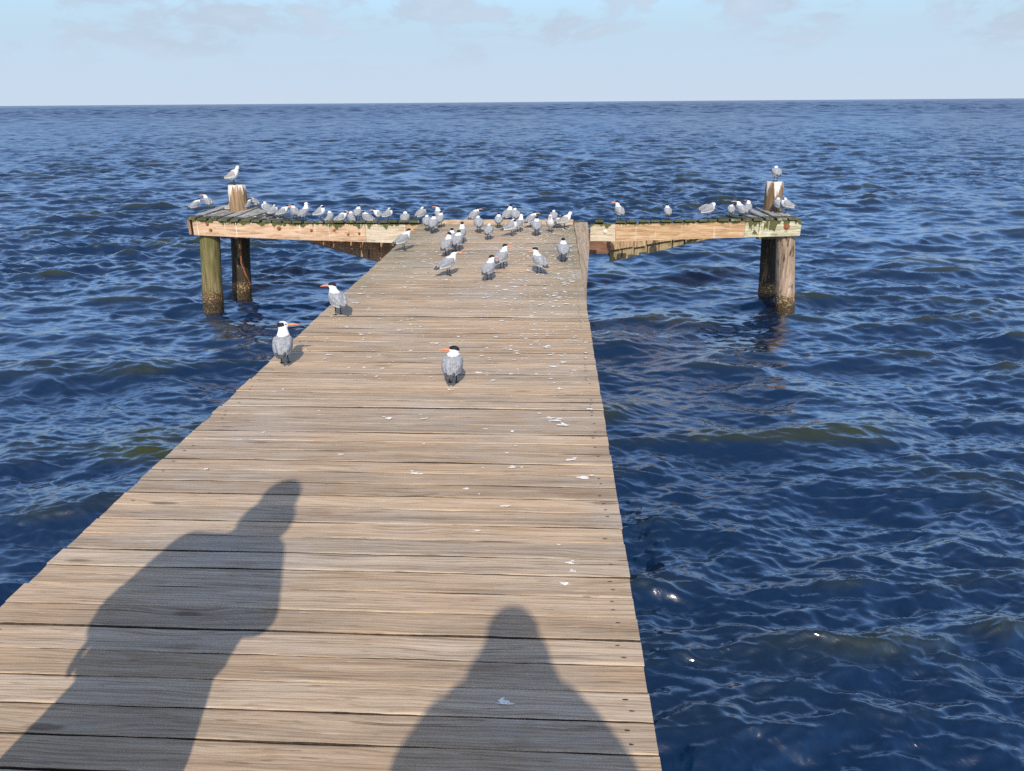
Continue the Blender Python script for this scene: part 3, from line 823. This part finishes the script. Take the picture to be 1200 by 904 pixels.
A_, L_, R_, T_ = 90, 180, 0, 270         # facing: away, left, right, towards the walker
G1 = 'terns standing on the pier deck'; G2 = 'birds along the damaged platform left of the deck'
G3 = 'birds along the damaged platform right of the deck'; G4 = 'birds behind the end board'; G5 = 'birds standing on pile tops'
deck_birds = [
 # u, v of the feet, pose, facing, size, label
 (334,427,'away_right',100,1.08,'tern with white forehead, long orange bill pointing right, standing nearest on the left deck edge'),
 (397,370,'tleft',128,1.06,'black-capped tern facing the water on the left deck edge, orange bill to the left'),
 (531,450,'away_left',88,1.06,'nearest tern in the middle of the deck, seen from behind with red bill turned left'),
 (525,323.5,'tright',42,1.06,'black-capped tern standing side-on, orange bill pointing right, front of the left cluster'),
 (573,328.5,'tright',72,.98,'small tern of the far flock standing nearest the walker, dark wingtip to the left'),
 (588,315.5,'tright',66,1.04,'dark-backed tern just behind the small front tern of the far flock'),
 (632,321,'tleft',122,1.05,'tern with orange bill to the left and dark wingtips right, front of the flock'),
 (660,306.5,'plain',92,1.05,'tern with upright black cap seen from behind near the right deck edge'),
 (473,294,'plain',40,1.08,'tern side-on at the left deck edge beside the mossy beam end'),
 (524,300,'turned',75,1.04,'tern with lowered wingtip directly behind the orange-billed one'),
 (536,294.5,'plain',80,1.06,'white-necked tern second in the left cluster of the deck'),
 (530,290,'plain',95,1.0,'tern mostly hidden in the middle of the left cluster, only its cap showing'),
 (541,285,'tall',85,1.0,'rearmost tern of the left cluster, slim with raised cap'),
 (508,273.5,'plain',88,1.08,'broad tern seen from behind at the far left deck corner'),
 (501,270.5,'tuck',95,1.0,'tern half hidden behind the broad one at the far left corner'),
 (516,267,'plain',85,1.0,'tern with black cap just in front of the end board, left end'),
 (561,273,'tuck',100,1.05,'tern with head tucked away, middle of the flock before the end board'),
 (573,281,'tuck',80,.92,'small grey tern with tucked head in the middle of the flock'),
 (584.5,267.5,'plain',92,.92,'slim small tern with black cap before the middle of the end board'),
 (599,277,'tuck',20,1.05,'resting tern side-on with pale tucked head, centre of the flock'),
 (608,272,'white',60,.95,'white-headed tern right behind the resting side-on one'),
 (622.5,267.5,'low',50,.98,'tern with hunched neck close to the end board, right of centre'),
 (629,276.5,'plain',92,1.02,'grey tern seen from behind in the right half of the flock'),
 (645,273,'white',268,1.0,'white-breasted bird facing the walker near the right end of the flock'),
 (661,268.5,'gull',10,1.0,'large pale gull side-on with head to the right beside the rusty side board'),
 (653,266.5,'rest',60,.95,'bird peeping out behind the large pale gull'),
]
for i, (u, v, key, fc, s, lab) in enumerate(deck_birds):
    x, y = on_deck(u, v); y = min(y, 12.30)
    nm = 'gull' if 'gull' in key else 'tern'
    place(key, x, y, .003, fc, s*.97, nm, lab, nm, G1)

def plat_z(x, y):
    t = (y-YF)/(YB-YF); return zt(x) + (zr(x)-zt(x))*t
plat_birds = [
 (230,249.5,'low',60,1.0,'tern at the outer left corner of the platform, first from the left',G2),
 (245,245.5,'turned',140,1.0,'tern with bill to the left behind the left corner planks, second from the left',G2),
 (272,247,'gullrest',25,1.05,'pale bird crouching in front of the left whitewashed pile',G2),
 (290.5,247.5,'low',70,.9,'bird at the right foot of the left whitewashed pile',G2),
 (298.5,245.5,'white',150,.98,'white-headed bird just right of the left whitewashed pile',G2),
 (314,253,'tuck',160,1.05,'hunched grey bird on the loose left planks',G2),
 (321,256,'tuck',40,.95,'small hunched bird next to the grey one on the left planks',G2),
 (332,257.5,'low',20,1.0,'black-capped tern crouching where the left planks begin to sink',G2),
 (346,258,'plain',120,1.05,'upright tern standing close behind the tall white gull',G2),
 (357,261,'white',70,1.16,'tall white-headed bird standing on the front beam, left side',G2),
 (376,259,'tuck',10,1.08,'hunched bird right of the tall white-headed one',G2),
 (386,261,'resttuck',80,1.1,'round sleeping bird, fourth from the tall white-headed one',G2),
 (400,261,'rest',20,1.05,'white resting bird in the middle of the left beam',G2),
 (413,261,'resttuck',120,1.05,'pale sleeping bird left of the capped standing tern',G2),
 (420,259.5,'plain',90,1.05,'black-capped tern standing among sleeping birds on the left beam',G2),
 (431,261,'rest',160,1.05,'white resting bird right of the capped standing tern',G2),
 (445,261,'low',200,.95,'black-capped bird near the pale piece of the left beam',G2),
 (455,260.5,'tuck',30,1.0,'fluffed bird above the pale piece of the left beam',G2),
 (475,261.5,'resttuck',90,1.1,'white sleeping bird on the mossy beam end',G2),
 (494,260.5,'tuck',50,1.05,'tucked bird on the planks behind the mossy beam end',G2),
 (514.5,258,'tleft',110,1.08,'tall tern with white neck behind the left end of the end board',G4),
 (550,260,'resttuck',20,.9,'small white bird lying behind the end board',G4),
 (556,258.5,'low',60,1.05,'tern with black nape behind the end board, left of centre',G4),
 (595,257,'turned',60,1.12,'large pale tern with black cap behind the middle of the end board',G4),
 (604,257.5,'tuck',100,1.05,'grey bird pressed against the large pale tern behind the end board',G4),
 (649,256,'tuck',90,.95,'whitish bird alone behind the right end of the end board',G4),
 (725.5,257,'tleft',110,1.12,'upright tern with bill to the left, alone on the right beam',G3),
 (782,256.5,'plain',92,.95,'small tern seen from behind, alone in the middle of the right beam',G3),
 (829,257,'preen',15,1.18,'preening bird with lifted wing on the right beam',G3),
 (856,255,'low',80,.98,'tern left of the three close together on the right planks',G3),
 (868,256.5,'tleft',115,1.1,'tall tern with orange bill to the left on the mossy right planks',G3),
 (876,253,'turned',80,.98,'tern right behind the tall orange-billed one on the right planks',G3),
 (911.5,249.5,'tuck',100,1.05,'fluffed bird in front of the right whitewashed pile',G3),
 (921,250.5,'tuck',150,1.15,'fluffed bird at the outer right corner of the platform',G3),
]
for i, (u, v, key, fc, s, lab, g) in enumerate(plat_birds):
    best = None
    for k in range(60):
        Y = 12.39 + k*.022
        x, z = at_Y(u, v, Y); e = abs(z - plat_z(x, Y))
        if best is None or e < best[0]: best = (e, x, Y, plat_z(x, Y))
    if g is G4:
        Y = 12.52; x, z = at_Y(u, v, Y); best = (0, x, Y, plat_z(x, Y))
    nm = 'gull' if ('gull' in key or 'gull' in lab and 'behind' not in lab) else 'tern'
    sl = 0
    place(key, best[1], best[2], best[3]+.004, fc, s*.95, nm, lab, nm, g)
x, z = at_Y(276, 216, 13.38)
place('gull', -5.50, 13.36, .508, 8, 1.16, 'gull', 'pale grey gull facing right on top of the left pile', 'gull', G5)
place('tuck', 3.69, 13.36, .548, 95, 1.02, 'tern', 'small tern seen from behind on top of the right pile', 'tern', G5)

# ------------------------------------------------------------------ the two people whose shadows fall on the deck
P_skin = plain('skin', (.46,.28,.20), .55, .06, 40, .3, .1)
P_hair = plain('brown_hair', (.06,.035,.02), .6, .3, 90, .3, .6, .004)
P_shirt = plain('blue_shirt', (.10,.16,.30), .85, .08, 200, .2, .3)
P_shirt2 = plain('white_blouse', (.62,.60,.56), .85, .06, 200, .2, .3)
P_short = plain('khaki_shorts', (.28,.23,.15), .85, .08, 200, .2, .3)
P_trous = plain('navy_trousers', (.04,.05,.08), .85, .08, 200, .2, .3)
P_shoe = plain('dark_shoe', (.05,.045,.04), .6, .2, 90, .3)
P_eye = plain('eye', (.03,.02,.015), .2, .1, 40, .5)
P_phone = plain('phone_black', (.015,.015,.018), .25, .1, 40, .5)

def hand(mb, wrist, d, nrm, curl, thumb_side, s=1.):
    """palm, four unequal bent fingers and a thumb; d = along the hand, nrm = palm side"""
    d = Vector(d).normalized(); nrm = Vector(nrm); nrm = (nrm - d*nrm.dot(d)).normalized(); side = d.cross(nrm)*thumb_side
    w_ = Vector(wrist)
    for k in (-1.5, -.5, .5, 1.5):
        mb.tube([w_ + side*k*.010*s, w_ + d*.045*s + side*k*.017*s, w_ + d*.088*s + side*k*.020*s], [.016*s,.015*s,.0115*s], 8)
    for k, ln in ((1.5,.070),(.5,.080),(-.5,.074),(-1.5,.058)):
        p = w_ + d*.088*s + side*k*.020*s; a = curl*.5; pts = [p]
        for q in (.45, .32, .23):
            p = p + (d*math.cos(a) + nrm*math.sin(a))*ln*q*s; pts.append(p); a += curl
        mb.tube(pts, [.0092*s,.0088*s,.0080*s,.0068*s], 8)
    p = w_ + d*.028*s + side*.030*s
    mb.tube([w_ + d*.012*s + side*.018*s, p + side*.012*s + d*.012*s, p + side*.022*s + d*.044*s + nrm*.012*s, p + side*.020*s + d*.066*s + nrm*.022*s], [.015*s,.0125*s,.0105*s,.008*s], 8)

def person(label, base, J, mats, hands, long_hair, wide=1., skirt=False):
    root = empty('person', base); tag(root, label, 'person')
    o_ = Vector(base)
    V = lambda k: Vector(J[k]) - o_
    mb = MB(); s = J['s']
    hc = V('head'); nk = V('neck'); pel = V('pelvis'); ch = V('chest')
    mb.ell(hc + Vector((0,0,.02*s)), .078*s, .098*s, .115*s, None, 12)
    mb.ell(hc + Vector((0,.03*s,-.055*s)), .056*s, .062*s, .062*s, None, 10)       # jaw
    mb.tube([hc+Vector((0,.088*s,.015*s)), hc+Vector((0,.116*s,-.018*s))], [.010*s,.015*s], 8)  # nose
    mb.tube([hc+Vector((-.02*s,.090*s,-.055*s)), hc+Vector((.02*s,.090*s,-.055*s))], [.008*s,.008*s], 8)   # mouth
    for q in (-1, 1):
        mb.ell(hc+Vector((q*.080*s,-.005*s,.0)), .012*s, .02*s, .032*s, None, 8)
    mb.tube([nk, hc+Vector((0,-.01*s,-.05*s))], [.060*s,.056*s], 12)
    mb.tube([pel+Vector((-.07*s,0,0)), pel+Vector((.07*s,0,0))], [.115*s*wide,.115*s*wide], 14)
    mb.tube([pel, pel*.5+ch*.5, ch, nk-Vector((0,0,.05*s))], [.145*s*wide,.140*s*wide,.155*s*wide,.10*s], 16)
    mb.tube([V('sl'), V('sr')], [.062*s,.062*s], 12)
    arms = MB()
    for q in ('l', 'r'):
        sh, el_, wr = V('s'+q), V('e'+q), V('w'+q)
        mb.tube([sh, sh*.5+el_*.5, el_, el_*.6+wr*.4, wr], [.058*s,.050*s,.041*s,.041*s,.028*s], 12)
        d, nr_, curl, ts_ = hands[q]; hand(mb, wr, d, nr_, curl, ts_, s)
        hp, kn, an = V('h'+q), V('k'+q), V('a'+q)
        mb.tube([hp, hp*.5+kn*.5, kn, kn*.7+an*.3, an], [.092*s,.080*s,.056*s,.058*s,.038*s], 12)
        mb.tube([an+Vector((0,-.03,-.03)), an+Vector((0,.09*s,-.048)), an+Vector((0,.16*s,-.058))], [.036*s,.036*s,.026*s], 10)
    me = remesh(mb, .0075*s, 3, .5)
    body = link('body', me, P_skin, root)
    # clothes follow the body
    t = MB()
    t.tube([pel+Vector((0,0,-.04*s)), pel*.5+ch*.5, ch, nk-Vector((0,0,.055*s))], [.165*s*wide,.160*s*wide,.172*s*wide,.105*s], 18)
    t.tube([pel+Vector((-.07*s,0,0)), pel+Vector((.07*s,0,0))], [.148*s*wide]*2, 14)
    t.tube([V('sl'), V('sr')], [.076*s,.076*s], 12)
    for q in ('l','r'):
        sh, el_ = V('s'+q), V('e'+q); t.tube([sh, el_], [.080*s,.072*s], 12); t.tube([el_, el_*.25+V('w'+q)*.75], [.070*s,.052*s], 12)
    if skirt:
        t.loft([[(ch.x+q_+rx*math.cos(a), ch.y+ry*math.sin(a), z_) for a in [2*math.pi*k/20 for k in range(20)]]
                for (z_, q_, rx, ry) in ((1.42,.0,.22,.12),(1.2,.0,.285,.16),(1.0,-.01,.265,.18),(.9,-.01,.26,.18))])
    link('shirt', remesh(t, .012*s, 4, .5), mats[0], root)
    t = MB()
    t.tube([pel+Vector((-.05*s,0,-.05)), pel+Vector((.05*s,0,-.05))], [.138*s*wide]*2, 14)
    for q in ('l','r'):
        hp, kn = V('h'+q), V('k'+q); an = V('a'+q)
        if not skirt: t.tube([hp, kn, an+Vector((0,0,.05))], [.112*s,.085*s,.075*s], 14)
    if skirt:
        t.loft([[(pel.x+rx*math.cos(a), pel.y+ry*math.sin(a), z_) for a in [2*math.pi*k/20 for k in range(20)]]
                for (z_, rx, ry) in ((.98,.20,.15),(.85,.235,.165),(.6,.285,.22),(.32,.30,.24))])
    link('skirt' if skirt else 'trousers', remesh(t, .012*s, 4, .5), mats[1], root)
    for q in ('l','r'):
        an = V('a'+q); t = MB()
        t.tube([an+Vector((0,-.035,-.035)), an+Vector((0,.09*s,-.045)), an+Vector((0,.165*s,-.052))], [.046*s,.046*s,.034*s], 12)
        link('shoe', remesh(t, .008, 3, .5), P_shoe, root)
    t = MB()
    t.ell(hc + Vector((0,-.018*s,.045*s)), .090*s, .100*s, .105*s, None, 12)
    if long_hair:
        t.tube([hc+Vector((0,-.06*s,.02)), hc+Vector((0,-.075*s,-.10*s)), hc+Vector((0,-.07*s,-.25*s))], [.09*s,.098*s,.09*s], 14)
        t.ell(hc+Vector((0,-.04*s,-.12*s)), (.125 if skirt else .15)*s, .085*s, .16*s, None, 10)
    link('hair', remesh(t, .009*s, 3, .5), P_hair, root)
    for q in (-1, 1):
        t = MB(); t.ell(hc+Vector((q*.032*s,.086*s,.012*s)), .012*s, .010*s, .009*s, None, 8); t.build('eye', P_eye, root)
    return root

# companion, just outside the frame on the left, watching the birds
x0, y0 = -1.29, .90
person('companion with long hair in loose white blouse and long khaki skirt, left of the photographer', (x0, y0, 0),
    dict(s=1.05, head=(-1.205,y0+.02,1.79), neck=(-1.22,y0,1.60), chest=(-1.30,y0,1.32), pelvis=(-1.30,y0,.96), sl=(-1.49,y0,1.48), sr=(-1.13,y0,1.45),
         el=(-1.585,y0-.02,1.18), wl=(-1.59,y0+.04,1.0), er=(-1.02,y0-.02,1.13), wr=(-1.16,y0+.24,1.12), hl=(-1.42,y0,.90), hr=(-1.18,y0,.90),
         kl=(-1.44,y0+.01,.50), kr=(-1.14,y0+.01,.50), al=(-1.45,y0-.02,.09), ar=(-1.12,y0-.02,.09)),
    (P_shirt2, P_short), dict(l=((-.02,.1,-1),(1,0,0),.25,1), r=((-.8,.5,.1),(0,-1,-.3),.45,1)), True, 1.16, True)
# photographer behind the camera, both hands on the phone
y0 = -.25
person('photographer with shoulder-length hair in blue shirt holding a phone up in both hands', (0, y0, 0),
    dict(s=1.1, head=(0,y0+.04,1.875), neck=(0,y0,1.70), chest=(0,y0-.02,1.42), pelvis=(0,y0-.02,1.02), sl=(-.20,y0,1.61), sr=(.20,y0,1.61),
         el=(-.29,y0+.10,1.40), wl=(-.120,y0+.15,1.66), er=(.29,y0+.10,1.40), wr=(.120,y0+.15,1.66), hl=(-.11,y0,.95), hr=(.11,y0,.95),
         kl=(-.13,y0+.02,.52), kr=(.13,y0+.02,.52), al=(-.14,y0-.02,.09), ar=(.14,y0-.02,.09)),
    (P_shirt, P_trous), dict(l=((.1,.1,.9),(1,-.1,0),.35,-1), r=((-.1,.1,.9),(-1,-.1,0),.35,1)), True, 1.12, False)
ph = empty('phone', (0, -.035, 1.80)); tag(ph, 'black phone held up in the photographer hands', 'phone')
mb = MB(); mb.box(-.082, .082, -.009, 0, -.038, .038)
o = mb.build('phone_body', P_phone, ph)
bv = o.modifiers.new('b', 'BEVEL'); bv.width = .003; bv.segments = 2
mb = MB(); mb.ell((-.06, .001, .02), .011, .004, .011, None, 8); mb.build('lens', P_eye, ph)
ph.rotation_euler = (-PITCH, 0, YAW)
